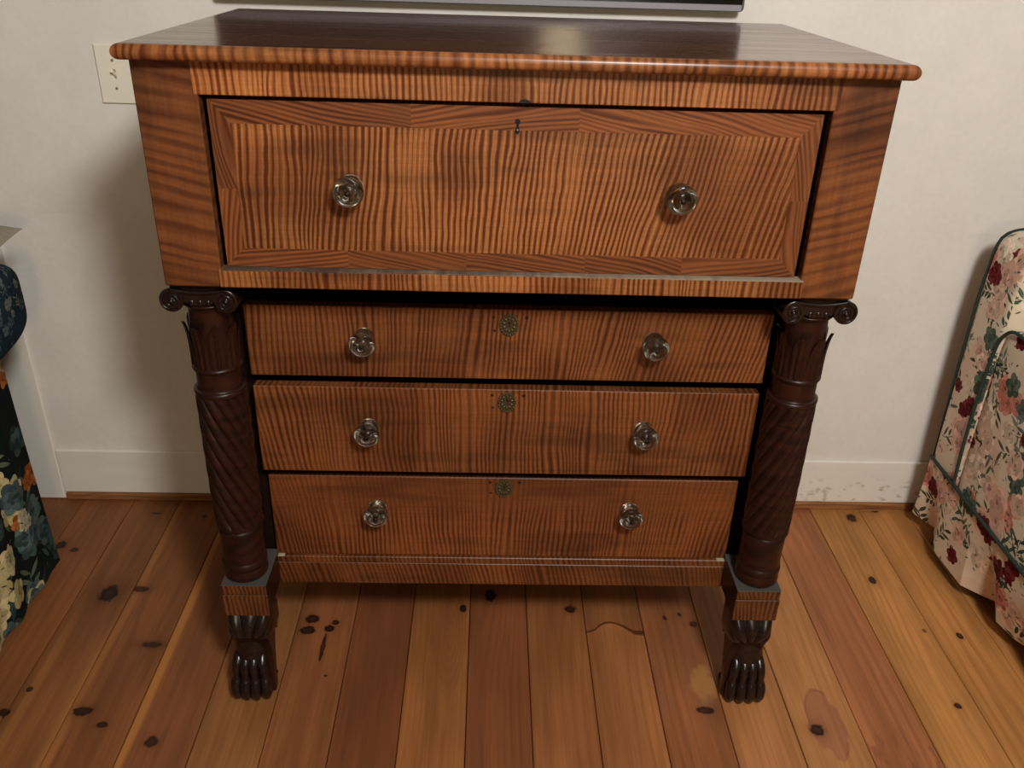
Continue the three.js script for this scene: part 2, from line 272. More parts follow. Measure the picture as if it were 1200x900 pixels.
// top board with its maple front edge
{
  const topTex = dataTex(1100, 620, (u, v) => {
    const x = u * 1.15, z = v * 0.65;
    const f = (noise(x * 3, z * 120, 301) - 0.5) * 0.3 + (noise(x * 9, z * 420, 302) - 0.5) * 0.2 + (fbm(x * 2, z * 9, 303) - 0.5) * 0.3;
    const line = smooth(0.004, 0.0015, Math.abs(z - 0.31 - 0.002 * noise(x * 3, 1, 5)));
    return mix3([92 * (1 + f), 58 * (1 + f), 41 * (1 + f)], [140, 104, 84], line * 0.5);
  });
  const topRough = dataTex(512, 512, (u, v) => { const n = 34 + 60 * fbm(u * 3, v * 60, 311) * noise(u * 8, v * 150, 312) + 14 * noise(u * 5, v * 260, 313); return [n, n, n]; }, false);
  const topBump = dataTex(256, 1024, (u, v) => { const n = 128 + 150 * (noise(u * 3, v * 90, 321) - 0.5) + 90 * (noise(u * 6, v * 240, 322) - 0.5); return [n, n, n]; }, false);
  const topMat = std({ map: topTex, roughness: 1, roughnessMap: topRough, bumpMap: topBump, bumpScale: 0.0003, specularIntensity: 0.8, clearcoat: 0.22, clearcoatRoughness: 0.08 });
  const sag = (z) => -0.0127 * (0.0325 - z) / 0.65;
  const hw = (z) => lerp(0.573, 0.564, (0.0325 - z) / 0.65);
  const mk = (za, zb, bf) => { // za front, zb back; bullnose on the front when bf
    const y0 = 1.3035, y1 = 1.3257, r = 0.0111, yc = (y0 + y1) / 2;
    const sec = []; // (inset, y) from top front round to bottom
    for (let i = 0; i <= 10; i++) { const a = Math.PI / 2 - Math.PI * i / 10; sec.push([r - r * Math.cos(a) * 0.9, yc + r * Math.sin(a)]); }
    // ring of outlines, one per section point, stacked from top to bottom
    const P = [], T = [], I = [], ring = [];
    const outline = (ins) => { const pts = [], n = 24;
      for (let i = 0; i <= n; i++) pts.push([lerp(-hw(za) + ins, hw(za) - ins, i / n), za - (bf ? ins : 0)]);
      for (let i = 0; i <= 12; i++) { const z = lerp(za - (bf ? ins : 0), zb + (bf ? 0 : ins), (i + 0.001) / 12); pts.push([hw(z) - ins, z]); }
      for (let i = 0; i <= n; i++) pts.push([lerp(hw(zb) - ins, -hw(zb) + ins, i / n), zb + (bf ? 0 : ins)]);
      for (let i = 0; i <= 12; i++) { const z = lerp(zb + (bf ? 0 : ins), za - (bf ? ins : 0), (i + 0.001) / 12); pts.push([-hw(z) + ins, z]); }
      return pts; };
    for (const [ins, y] of sec) { const o = outline(ins); ring.push(P.length / 3); for (const [x, z] of o) { P.push(x, y + sag(z), z); T.push((x + 0.575) / 1.15, bf ? (y - y0) / 0.0222 : (0.0325 - z) / 0.65); } }
    const M = outline(0).length;
    for (let j = 0; j < sec.length - 1; j++) for (let i = 0; i < M; i++) { const a = ring[j] + i, b = ring[j] + (i + 1) % M, c = ring[j + 1] + i, d = ring[j + 1] + (i + 1) % M; I.push(a, c, b, b, c, d); }
    for (const [j, up] of [[0, true], [sec.length - 1, false]]) { const o = outline(sec[j][0]); const c0 = P.length / 3; const tri = THREE.ShapeUtils.triangulateShape(o.map(([x, z]) => new THREE.Vector2(x, z)), []);
      for (const [x, z] of o) { P.push(x, sec[j][1] + sag(z), z); T.push((x + 0.575) / 1.15, (0.0325 - z) / 0.65); }
      for (const [a, b, c] of tri) { const A = o[a], B = o[b], C = o[c]; const s = (B[0] - A[0]) * (C[1] - A[1]) - (B[1] - A[1]) * (C[0] - A[0]); const ccw = s > 0; if (ccw !== up) I.push(c0 + a, c0 + b, c0 + c); else I.push(c0 + a, c0 + c, c0 + b); } }
    const g = new THREE.BufferGeometry(); g.setAttribute('position', new THREE.Float32BufferAttribute(P, 3)); g.setAttribute('uv', new THREE.Float32BufferAttribute(T, 2)); g.setIndex(I); g.computeVertexNormals(); return g;
  };
  const t = part('top', mk(0.0193, -0.6175, false), topMat, chest, 'dark glossy top board');
  part('edge_strip', mk(0.0325, 0.0195, true), woodMat(tiger(1.15, 0.04, { seed: 20, lam: 0.017, amount: 0.75, gain: 0.9, light: [172, 109, 62], dark: [92, 46, 22] }), 0.3), t, 'rounded striped maple front edge');
}
// upper case
const railTex = tiger(0.95, 0.0476, { seed: 31, gain: 0.88 });
part('rail', cbox(-0.475, 0.475, 1.2544, 1.302, -0.022, 0.001, 0.0012), woodMat(railTex), chest);
part('rail', cbox(-0.4717, 0.4717, 0.9549, 0.985, -0.022, 0.0035, 0.0018), woodMat(tiger(0.944, 0.03, { seed: 33, gain: 0.84 })), chest);
part('rail_ledge', cbox(-0.466, 0.4715, 0.9838, 0.9858, -0.02, 0.0036, 0.0008), std({ map: dataTex(512, 16, (u, v) => mix3([62, 44, 32], [134, 118, 100], smooth(0.35, 0.7, fbm(u * 40, v * 2, 7) * 0.6 + 0.45 * u + 0.1 * noise(u * 200, v, 3)))), roughness: 0.9 }), chest, 'dusty pale top edge of the ledge');
for (const s of [-1, 1]) {
  const tex = tiger(0.092, 0.35, { seed: s < 0 ? 41 : 44, horizontal: true, lam: 0.021, slant: s < 0 ? -0.22 : 0.3, amount: 0.6, light: [158, 92, 48], dark: [92, 45, 22] });
  part('stile', s < 0 ? cbox(-0.56, -0.468, 0.9545, 1.302, -0.024, 0, 0.002) : cbox(0.468, 0.56, 0.9545, 1.302, -0.024, 0, 0.002), woodMat(tex), chest);
  part('side_panel', s < 0 ? cbox(-0.5585, -0.535, 0.9555, 1.296, -0.61, -0.024, 0.001) : cbox(0.535, 0.5585, 0.9555, 1.296, -0.61, -0.024, 0.001), woodMat(tiger(0.586, 0.34, { seed: 47, ppm: 400, light: [150, 88, 46] })), chest);
}
part('case_bottom', cbox(-0.5345, 0.5345, 0.956, 0.972, -0.605, -0.0245, 0.001), innerWood, chest);
part('back_panel', cbox(-0.534, 0.534, 0.235, 1.29, -0.62, -0.608, 0.001), innerWood, chest);
// lower case behind the columns
for (const s of [-1, 1]) {
  const [a, b] = s < 0 ? [-0.535, -0.477] : [0.477, 0.535];
  part('lower_stile', cbox(a, b, 0.236, 0.9545, -0.17, -0.142, 0.0015), innerWood, chest);
  const [c, d] = s < 0 ? [-0.534, -0.512] : [0.512, 0.534];
  part('lower_side_panel', cbox(c, d, 0.236, 0.9545, -0.606, -0.172, 0.001), woodMat(streaks(0.4, 0.7, { seed: 52, ppm: 300 })), chest);
}
part('divider', cbox(-0.4765, 0.4765, 0.893, 0.9545, -0.19, -0.16, 0.001), innerWood, chest);
part('divider', cbox(-0.4765, 0.4765, 0.7195, 0.7385, -0.17, -0.143, 0.001), innerWood, chest);
part('divider', cbox(-0.4765, 0.4765, 0.503, 0.529, -0.17, -0.1395, 0.001), innerWood, chest);
part('bottom_rail', cbox(-0.4715, 0.4715, 0.2319, 0.2865, -0.16, -0.1285, 0.0012), woodMat(tiger(0.943, 0.0546, { seed: 61, slant: -0.2, light: [166, 96, 48] })), chest);
part('rail_lip', cbox(-0.4715, 0.4715, 0.2872, 0.3033, -0.16, -0.128, 0.0015), woodMat(tiger(0.943, 0.0161, { seed: 62, slant: -0.2, light: [168, 98, 50] })), chest);

for (const s of [-1, 1]) part('filler_chip', cbox(s < 0 ? -0.4712 : 0.452, s < 0 ? -0.455 : 0.4712, 0.3022, 0.3038, -0.15, -0.1272, 0.0006), std({ color: 0x9c9076, roughness: 0.9 }), chest, 'pale filler at the end of the rail');

// glass knob, profile [radius, height] turned to face +z
const glass = std({ color: 0xffffff, transmission: 1, thickness: 0.03, ior: 1.52, roughness: 0.03, attenuationColor: new THREE.Color(0.55, 0.55, 0.51), attenuationDistance: 0.035 });
const knobGeo = lathe([[0.0001, 0], [0.0165, 0], [0.0185, 0.002], [0.0185, 0.005], [0.016, 0.0075], [0.0115, 0.011], [0.0098, 0.016], [0.0112, 0.021], [0.017, 0.0265], [0.0222, 0.0305], [0.0238, 0.0345], [0.0232, 0.0385], [0.0205, 0.0415], [0.0165, 0.0426], [0.0155, 0.0416], [0.0142, 0.0418], [0.0132, 0.0438], [0.0095, 0.0462], [0.0052, 0.0472], [0.0046, 0.0462], [0.0001, 0.0462]], 40).rotateX(Math.PI / 2);
const boltGeo = lathe([[0.0001, 0.0435], [0.0016, 0.0436], [0.0018, 0.0455], [0.0046, 0.0466], [0.003, 0.0485], [0.0001, 0.0488]], 20).rotateX(Math.PI / 2);
const boltMat = std({ color: 0x2a231c, metalness: 0.8, roughness: 0.4 });
function knob(parent, x, y, z) {
  const k = part('knob', knobGeo, glass, parent, 'clear glass knob'); k.position.set(x, y, z + 0.0002);
  const b = part('knob_bolt', boltGeo, boltMat, parent); b.position.copy(k.position);
}
// brass escutcheon: beaded oval with a keyhole
const brass = std({ color: 0x595138, metalness: 0.75, roughness: 0.36 });
const escGeo = (() => {
  const list = [], W = 0.0165, H = 0.0205;
  const plate = new THREE.Shape(); const n = 64;
  for (let i = 0; i <= n; i++) { const a = i / n * 6.28318, r = 1 + 0.05 * Math.cos(a * 12); const p = [Math.cos(a) * W * r, Math.sin(a) * H * r]; if (i) plate.lineTo(...p); else plate.moveTo(...p); }
  const hole = new THREE.Path(); hole.absarc(0, 0.0035, 0.0032, -1.2, Math.PI + 1.2, false); hole.lineTo(-0.0017, -0.007); hole.lineTo(0.0017, -0.007); plate.holes.push(hole);
  list.push(new THREE.ExtrudeGeometry(plate, { depth: 0.0014, bevelEnabled: true, bevelThickness: 0.0006, bevelSize: 0.0006, bevelSegments: 2, curveSegments: 10 }));
  for (let i = 0; i < 22; i++) { const a = i / 22 * 6.28318; list.push(new THREE.SphereGeometry(0.0021, 8, 6).translate(Math.cos(a) * W * 0.93, Math.sin(a) * H * 0.94, 0.002)); }
  for (let i = 0; i < 10; i++) { const a = (i + 0.5) / 10 * 6.28318; list.push(new THREE.SphereGeometry(0.0023, 8, 6).scale(1, 1.5, 0.7).rotateZ(a - 1.5708).translate(Math.cos(a) * W * 0.58, Math.sin(a) * H * 0.6, 0.002)); }
  return merge(list);
})();
function escutcheon(parent, x, y, z) {
  const e = part('escutcheon', escGeo, brass, parent, 'beaded oval brass keyhole plate'); e.position.set(x, y, z);
  part('keyhole', new THREE.CircleGeometry(0.0058, 20).translate(x, y, z + 0.0006), blackHole, parent);
}
// deep upper drawer: striped field inside a border of cross-banded strips
{
  const d = group('drawer', chest, 'deep upper drawer with a cross-banded border');
  const zf = -0.0125, X = 0.4595, Y0 = 0.9868, Y1 = 1.2465, B = 0.0345, S = 0.03;
  part('drawer_front', cbox(-X, X, Y0, Y1, -0.04, zf, 0.0012), woodMat(tiger(2 * X, Y1 - Y0, { seed: 7, slant: 0.02, slantEnd: 0.2, ppm: 1200, gain: 0.82, amount: 1.18, marks: [[0.3, 0.243, 0.002]] })), d);
  const bandMats = [0, 1, 2, 3].map((k) => woodMat(streaks(1.2, 0.04, { seed: 80 + k, tilt: [0.2, -0.13, 0.24, 0.16][k], ppm: 1000, lam: 0.0078 })));
  function band(pts, alongX, k) {
    const sh = new THREE.Shape(pts.map((p) => new THREE.Vector2(...p)));
    const g = new THREE.ExtrudeGeometry(sh, { depth: 0.0007, bevelEnabled: true, bevelThickness: 0.0002, bevelSize: -0.0002, bevelSegments: 1 }).translate(0, 0, zf - 0.0001);
    const p = g.attributes.position, uv = g.attributes.uv; for (let i = 0; i < p.count; i++) { const a = p.getX(i), b = p.getY(i); if (alongX) uv.setXY(i, a / 1.2 + 0.5, (b - (b > 1.15 ? Y1 - 0.0375 : Y0 - 0.002)) / 0.04); else uv.setXY(i, b / 1.2 - 0.5, (a < 0 ? a + X + 0.002 : a - X + 0.037) / 0.04); }
    part('crossband', g, bandMats[k % 4], d);
  }
  const tx = [-X + S, -0.16, 0.092, X - S];
  for (let i = 0; i < 3; i++) band([[tx[i], Y1 - B], [tx[i + 1], Y1 - B], [i === 2 ? X : tx[i + 1], Y1], [i === 0 ? -X : tx[i], Y1]], true, i);
  const bx = [-X + S, -0.266, -0.076, 0.115, 0.272, X - S];
  for (let i = 0; i < 5; i++) band([[i === 0 ? -X : bx[i], Y0], [i === 4 ? X : bx[i + 1], Y0], [bx[i + 1], Y0 + B - 0.004], [bx[i], Y0 + B - 0.004]], true, i + 1);
  for (const s of [-1, 1]) { const ym = 1.113, o = s * X, n = s * (X - S);
    const q = (p) => s > 0 ? p : p.slice().reverse();
    band(q([[n, ym], [o, ym], [o, Y1], [n, Y1 - B]]), false, s > 0 ? 2 : 0); band(q([[n, Y0 + B - 0.004], [o, Y0], [o, ym], [n, ym]]), false, s > 0 ? 3 : 1); }
  knob(d, -0.2545, 1.1215, zf); knob(d, 0.2525, 1.1215, zf);
  const kh = new THREE.Shape(); kh.absarc(0, 0.004, 0.0042, -1.1, Math.PI + 1.1, false); kh.lineTo(-0.0032, -0.011); kh.absarc(0, -0.011, 0.0032, Math.PI, 2 * Math.PI, false); kh.closePath();
  const o = [-0.0008, 1.221, zf + 0.0005];
  part('keyhole', new THREE.ExtrudeGeometry(kh, { depth: 0.0008, bevelEnabled: false, curveSegments: 10 }).translate(...o), blackHole, d);
  part('lock_pin', lathe([[0.0001, 0.0035], [0.0014, 0.003], [0.0018, 0], [0.0018, -0.001]], 12).rotateX(Math.PI / 2).translate(o[0], o[1] - 0.008, o[2] + 0.0005), std({ color: 0xb8a880, metalness: 0.8, roughness: 0.35 }), d);
}
// half-round catch notch in the rail above
{
  const n = new THREE.Shape(); n.moveTo(-0.0095, 0); n.quadraticCurveTo(-0.007, 0.0055, 0, 0.0058); n.quadraticCurveTo(0.007, 0.0055, 0.0095, 0); n.closePath();
  part('catch_notch', new THREE.ExtrudeGeometry(n, { depth: 0.0006, bevelEnabled: false }).translate(0.0085, 1.2544, 0.0008), blackHole, chest);
}
// three lower drawers
const lower = [
  ['shallow drawer below the ledge', 0.7405, 0.8801, -0.104, { seed: 11, slant: -0.02, slantEnd: 0.22 }, 0.261, 0.8225, 0.8505, 0.005],
  ['middle drawer of the lower three', 0.5312, 0.7175, -0.1055, { seed: 13, slant: -0.16, slantEnd: 0.05 }, 0.2615, 0.6355, 0.6915, 0.006],
  ['bottom drawer', 0.3045, 0.5008, -0.1345, { seed: 17, slant: -0.12, slantEnd: 0.1, light: [176, 100, 50], amount: 1, plainTop: 0.6 }, 0.257, 0.428, 0.4765, 0],
];
for (const [label, y0, y1, zf, o, kx, ky, ey] of lower) {
  const d = group('drawer', chest, label), X = 0.4715;
  const marks = [[X + 0.029, ey - y0 + 0.014, 0.0032], [X - 0.03, ey - y0 + 0.014, 0.0028], [X - 0.028, ey - y0 - 0.012, 0.0022]];
  part('drawer_front', cbox(-X, X, y0, y1, zf - 0.024, zf, 0.0016), woodMat(tiger(2 * X, y1 - y0, { light: [176, 104, 53], dark: [92, 43, 19], ppm: 1000, marks, ...o })), d);
  part('drawer_box', merge([cbox(-X + 0.01, -X + 0.022, y0 + 0.008, y1 - 0.012, -0.56, zf - 0.024, 0.001), cbox(X - 0.022, X - 0.01, y0 + 0.008, y1 - 0.012, -0.56, zf - 0.024, 0.001), cbox(-X + 0.022, X - 0.022, y0 + 0.008, y0 + 0.018, -0.56, zf - 0.024, 0.001), cbox(-X + 0.022, X - 0.022, y0 + 0.008, y1 - 0.012, -0.56, -0.548, 0.001)]), innerWood, d);
  knob(d, -kx, ky, zf); knob(d, kx - 0.002, ky + 0.002, zf);
  escutcheon(d, -0.002, ey, zf);
}

// carved columns
const CX = 0.5165, CZ = -0.066;
function makeColumn(s) {
  const c = group('column', chest, s < 0 ? 'dark spiral carved column, left' : 'dark spiral carved column, right'); c.position.set(s * CX, 0, CZ);
  // base and smooth lower neck
  part('column_base', lathe([[0.0001, 0.317], [0.04, 0.317], [0.0425, 0.321], [0.0433, 0.328], [0.0425, 0.335], [0.0405, 0.3395], [0.0405, 0.3425], [0.0432, 0.3455], [0.0438, 0.351], [0.0428, 0.356], [0.0405, 0.3585], [0.0402, 0.3605], [0.0412, 0.363], [0.0408, 0.37], [0.0405, 0.39], [0.0415, 0.425], [0.043, 0.446], [0.0001, 0.447]], 56), darkWood, c);
  // rope-twist shaft
  const n = 12, y0 = 0.44, y1 = 0.738;
  part('shaft', grid(168, 150, (u, v) => {
    const a = u * 6.28318, y = lerp(y0, y1, v), fade = smooth(0, 0.06, v) * smooth(1, 0.97, v);
    const w = Math.abs(Math.sin((a * n - s * v * 40) / 2));
    const r = 0.0452 + 0.0006 * Math.sin(v * Math.PI) - 0.0062 * (1 - Math.pow(w, 0.7)) * fade;
    return [Math.cos(a) * r, y, -Math.sin(a) * r];
  }, false), darkWood, c);
  part('shaft_collar', lathe([[0.0445, 0.732], [0.0458, 0.736], [0.0455, 0.7405], [0.042, 0.742], [0.0395, 0.742], [0.0388, 0.748], [0.0388, 0.777], [0.0392, 0.7785], [0.0425, 0.7805], [0.0432, 0.7835], [0.0425, 0.7865], [0.039, 0.788], [0.0383, 0.79], [0.0385, 0.83], [0.037, 0.862], [0.0352, 0.892], [0.037, 0.9], [0.042, 0.904], [0.043, 0.909], [0.0001, 0.912]], 56), darkWood, c);
  // pointed leaves standing round the neck
  const leafGeo = (() => {
    const f = (u, v, off) => { const y = lerp(0.788, 0.875, v), hw = 0.385 * Math.pow(Math.max(0, Math.sin(Math.PI * (0.5 + 0.5 * v))), 0.42) + 0.014, a = (u - 0.5) * 2 * hw;
      const r = 0.0398 + 0.0085 * Math.pow(v, 3) + off + 0.0018 * Math.exp(-Math.pow(a / 0.06, 2)) * (1 - v * 0.5) + 0.0012 * Math.cos(a * 26) * (1 - v); return [Math.sin(a) * r, y - 0.003 * Math.pow(v, 6), Math.cos(a) * r]; };
    return merge([grid(16, 16, (u, v) => f(u, v, 0)), grid(16, 16, (u, v) => f(u, v, -0.0028), true)]);
  })();
  for (let i = 0; i < 8; i++) { const l = part('leaf', leafGeo, darkWood, c); l.rotation.y = (i + 0.5) * Math.PI / 4; }
  // scroll capital
  const list = [], vy = 0.9215, vx = 0.0445, zf = 0.052, zb = -0.05;
  for (const e of [-1, 1]) {
    list.push(new THREE.CylinderGeometry(0.0195, 0.0195, zf - zb - 0.004, 36).rotateX(Math.PI / 2).translate(e * vx, vy, (zf + zb) / 2 - 0.001));
    for (const z of [zf - 0.003, zb + 0.003]) {
      const pts = []; for (let i = 0; i <= 60; i++) { const t = i / 60, a = Math.PI / 2 + e * -t * 6.28318 * 2.1, r = lerp(0.0195, 0.0035, Math.pow(t, 0.8)); pts.push([e * vx + Math.cos(a) * r, vy + Math.sin(a) * r, z]); }
      const rad = []; for (let i = 0; i <= 10; i++) rad.push(lerp(0.0036, 0.0022, i / 10));
      list.push(sweep(pts, rad, 90, 8));
    }
    list.push(new THREE.SphereGeometry(0.0042, 14, 10).translate(e * vx, vy, zf - 0.002));
  }
  const sh = new THREE.Shape(); sh.moveTo(-vx, 0.9445); sh.lineTo(vx, 0.9445); sh.lineTo(vx + 0.004, 0.93); sh.quadraticCurveTo(0.02, 0.913, 0, 0.912); sh.quadraticCurveTo(-0.02, 0.913, -vx - 0.004, 0.93); sh.closePath();
  list.push(new THREE.ExtrudeGeometry(sh, { depth: zf - zb - 0.016, bevelEnabled: true, bevelThickness: 0.003, bevelSize: 0.0015, bevelSegments: 3, curveSegments: 12 }).translate(0, 0, zb + 0.006));
  const rim = []; for (let i = 0; i <= 20; i++) { const t = i / 20; rim.push([lerp(-vx, vx, t), 0.9405 - 0.0055 * Math.sin(t * Math.PI), zf - 0.006]); }
  list.push(sweep(rim, [0.0036, 0.0036], 40, 8));
  list.push(cbox(-0.0445, 0.0445, 0.944, 0.9535, zb - 0.002, zf - 0.002, 0.003));
  for (let i = -1; i <= 1; i++) list.push(new THREE.SphereGeometry(0.0055, 12, 8).scale(0.8, 1.1, 0.6).translate(i * 0.0135, 0.9165, zf - 0.0085));
  part('capital', merge(list), carvedWood, c, 'carved scroll capital');
  return c;
}
makeColumn(-1); makeColumn(1);

// front legs: block, carved knee, ankle and paw
function makeLeg(s) {
  const L = group('leg', chest, s < 0 ? 'carved paw foot leg, left' : 'carved paw foot leg, right');
  const xa = 0.4669, xb = 0.5583, mx = (xa + xb) / 2;
  const X = (a, b) => (s < 0 ? [-b, -a] : [a, b]);
  const [a0, a1] = X(xa + 0.0012, xb - 0.002);
  const blockTex = tiger(0.092, 0.08, { seed: 90 + s, light: [150, 88, 44], dark: [74, 36, 18] });
  const [v0, v1] = [a0 + 0.0006, a1 - 0.0006];
  part('plinth_block', cbox(v0, v1, 0.2405, 0.3155, -0.134, -0.0212, 0.001), darkWood, L);
  part('veneer', cbox(v0, v1, 0.2945, 0.316, -0.021, -0.0182, 0.0008), woodMat(blockTex), L, 'striped maple front of the block');
  part('veneer', cbox(a0 - 0.0006, a1 + 0.0006, 0.2405, 0.2935, -0.021, -0.0165, 0.0008), woodMat(blockTex), L, 'striped maple front of the block');
  part('outer_veneer', s < 0 ? cbox(a0 - 0.001, a0 + 0.0004, 0.2405, 0.316, -0.133, -0.021, 0.0004) : cbox(a1 - 0.0004, a1 + 0.001, 0.2405, 0.316, -0.133, -0.021, 0.0004), woodMat(blockTex), L);
  part('block_top', cbox(a0, a1, 0.3158, 0.3168, -0.134, -0.018, 0.0004), std({ color: 0x3e3a35, roughness: 0.8 }), L, 'dusty grey top of the block');
  // smooth inner and outer cheek of the leg
  const prof = new THREE.Shape(); prof.moveTo(-0.134, 0.24); prof.lineTo(-0.026, 0.24); prof.quadraticCurveTo(-0.014, 0.2, -0.03, 0.165); prof.quadraticCurveTo(-0.045, 0.145, -0.045, 0.11); prof.lineTo(-0.04, 0.06); prof.lineTo(-0.04, 0.012); prof.lineTo(-0.056, 0.012); prof.quadraticCurveTo(-0.062, 0.1, -0.086, 0.15); prof.quadraticCurveTo(-0.11, 0.19, -0.132, 0.24);
  const body = new THREE.ExtrudeGeometry(prof, { depth: 0.064, bevelEnabled: true, bevelThickness: 0.004, bevelSize: 0.002, bevelSegments: 2, curveSegments: 10 });
  body.rotateY(-Math.PI / 2); // shape x -> z
  body.translate(s * (mx + 0.004) + 0.032, 0, 0);
  part('leg_post', body, darkWood, L);
  // fluted shell over the knee
  const cx = s * mx, kw = 0.0465;
  part('knee_carving', grid(120, 56, (u, v) => {
    const t = u * 2 - 1, y = lerp(0.24, 0.158, v);
    const bulge = -0.024 + 0.014 * Math.sin(Math.PI * Math.min(1, v * 1.2)) - 0.05 * smooth(0.62, 1, v) * smooth(0.62, 1, v);
    const dx = t * kw, dy = y - 0.156, ang = Math.atan2(dx, dy), rr = Math.hypot(dx, dy);
    const rib = Math.pow(Math.abs(Math.cos(ang * 7.5)), 0.75) * 0.0068 * smooth(0.01, 0.035, rr);
    const round = Math.sqrt(Math.max(0, 1 - Math.pow(Math.abs(t), 6)));
    return [cx + dx * (1 - 0.14 * smooth(0.5, 1, v)), y, lerp(-0.075, bulge + rib, Math.pow(round, 0.6))];
  }, true), carvedWood, L, 'fluted shell carved over the knee');
  // scaled ankle
  const pcx = s * 0.5275, acx = s * 0.522;
  part('ankle', grid(48, 32, (u, v) => {
    const a = (u - 0.5) * Math.PI * 1.25, y = lerp(0.168, 0.09, v), w = lerp(0.038, 0.0365, v);
    const sc = 0.0016 * Math.abs(Math.sin((a * 5.5 + v * 11)) * Math.sin((a * 5.5 - v * 11)));
    return [acx + (pcx - acx) * v + Math.sin(a) * (w + sc), y, -0.068 + Math.cos(a) * (0.03 + 0.012 * v + sc)];
  }, true), carvedWood, L, 'cross-hatched ankle');
  // four long toes with knuckles, each ending in a claw
  for (let i = 0; i < 4; i++) {
    const k = i - 1.5, x0 = pcx + k * 0.0165, x1 = pcx + k * 0.0208, zz = -0.004 * Math.abs(k);
    const toe = sweep([[x0, 0.112, -0.052 + zz], [x0, 0.098, -0.034 + zz], [lerp(x0, x1, 0.5), 0.082, -0.024 + zz], [lerp(x0, x1, 0.75), 0.058, -0.0235 + zz], [x1, 0.04, -0.0185 + zz], [x1, 0.018, -0.016 + zz], [x1, 0.0015, -0.021 + zz]], [0.008, 0.0112, 0.0118, 0.0098, 0.0088, 0.0116, 0.0124, 0.0118, 0.0085, 0.004], 36, 14, 0.98);
    part('toe', toe, carvedWood, L);
  }
  part('paw_pad', new THREE.SphereGeometry(1, 24, 16).scale(0.041, 0.05, 0.035).translate(pcx, 0.05, -0.062), carvedWood, L);
  part('paw_sole', cbox(pcx - 0.038, pcx + 0.038, 0.0005, 0.014, -0.1, -0.03, 0.004), carvedWood, L);
}
makeLeg(-1); makeLeg(1);
for (const s of [-1, 1]) part('rear_leg', s < 0 ? cbox(-0.534, -0.47, 0.0005, 0.236, -0.606, -0.54, 0.003) : cbox(0.47, 0.534, 0.0005, 0.236, -0.606, -0.54, 0.003), darkWood, chest);

// ---------- flat screen on the wall ----------
{
  const t = thing('television', 'dark flat screen with a grey lower edge hung on the wall over the chest', 'television', [-0.065, 1.325, -0.7]);
  const sh = new THREE.Shape(), W = 0.56, H = 0.64, r = 0.008; sh.moveTo(-W + r, 0); sh.lineTo(W - r, 0); sh.quadraticCurveTo(W, 0, W, r); sh.lineTo(W, H - r); sh.quadraticCurveTo(W, H, W - r, H); sh.lineTo(-W + r, H); sh.quadraticCurveTo(-W, H, -W, H - r); sh.lineTo(-W, r); sh.quadraticCurveTo(-W, 0, -W + r, 0);
  part('casing', new THREE.ExtrudeGeometry(sh, { depth: 0.026, bevelEnabled: true, bevelThickness: 0.002, bevelSize: 0.0015, bevelSegments: 2 }).translate(0, 0.0015, -0.03), std({ color: 0x4a464a, roughness: 0.45 }), t);
  part('screen', cbox(-W + 0.003, W - 0.003, 0.0145, H - 0.003, -0.002, -0.0012, 0.0002), std({ color: 0x14110f, roughness: 0.085 }), t);
  part('lower_edge', cbox(-W + 0.004, W - 0.004, 0.001, 0.0138, -0.004, -0.0008, 0.0012), std({ color: 0x8a858c, roughness: 0.45 }), t, 'grey strip along the lower edge');
  part('bracket', cbox(-0.15, 0.15, 0.2, 0.45, -0.0474, -0.031, 0.002), std({ color: 0x222222, roughness: 0.6 }), t);
}
// ---------- light switch ----------
{
  const t = thing('light_switch', 'white toggle light switch plate on the wall beside the chest top', 'light switch', [-0.8805, 1.156, ROOM.z0]);
  const ivory = std({ color: 0xe9e2d0, roughness: 0.35 });
  const pl = new THREE.Shape(); const w = 0.0345, h = 0.06; pl.moveTo(-w, -h); pl.lineTo(w, -h); pl.lineTo(w, h); pl.lineTo(-w, h); pl.closePath();
  const hole = new THREE.Path(); hole.moveTo(-0.0052, -0.0125); hole.lineTo(-0.0052, 0.0125); hole.lineTo(0.0052, 0.0125); hole.lineTo(0.0052, -0.0125); hole.closePath(); pl.holes.push(hole);
  part('plate', new THREE.ExtrudeGeometry(pl, { depth: 0.002, bevelEnabled: true, bevelThickness: 0.0028, bevelSize: 0.0028, bevelSegments: 3 }).translate(0, 0, 0.0028), ivory, t);
  part('toggle_slot', cbox(-0.005, 0.005, -0.0123, 0.0123, 0.0005, 0.0035, 0.0003), std({ color: 0x9c9484, roughness: 0.6 }), t);
  part('toggle', new THREE.CylinderGeometry(0.0032, 0.0044, 0.018, 12).rotateX(Math.PI / 2 - 0.55).translate(0, 0.004, 0.012), ivory, t);
  for (const y of [-0.03, 0.03]) part('screw', lathe([[0.0001, 0.0014], [0.002, 0.0012], [0.0032, 0.0002], [0.0032, -0.001]], 16).rotateX(Math.PI / 2).translate(0, y, 0.0078), std({ color: 0x8d8676, metalness: 0.5, roughness: 0.4 }), t);
}

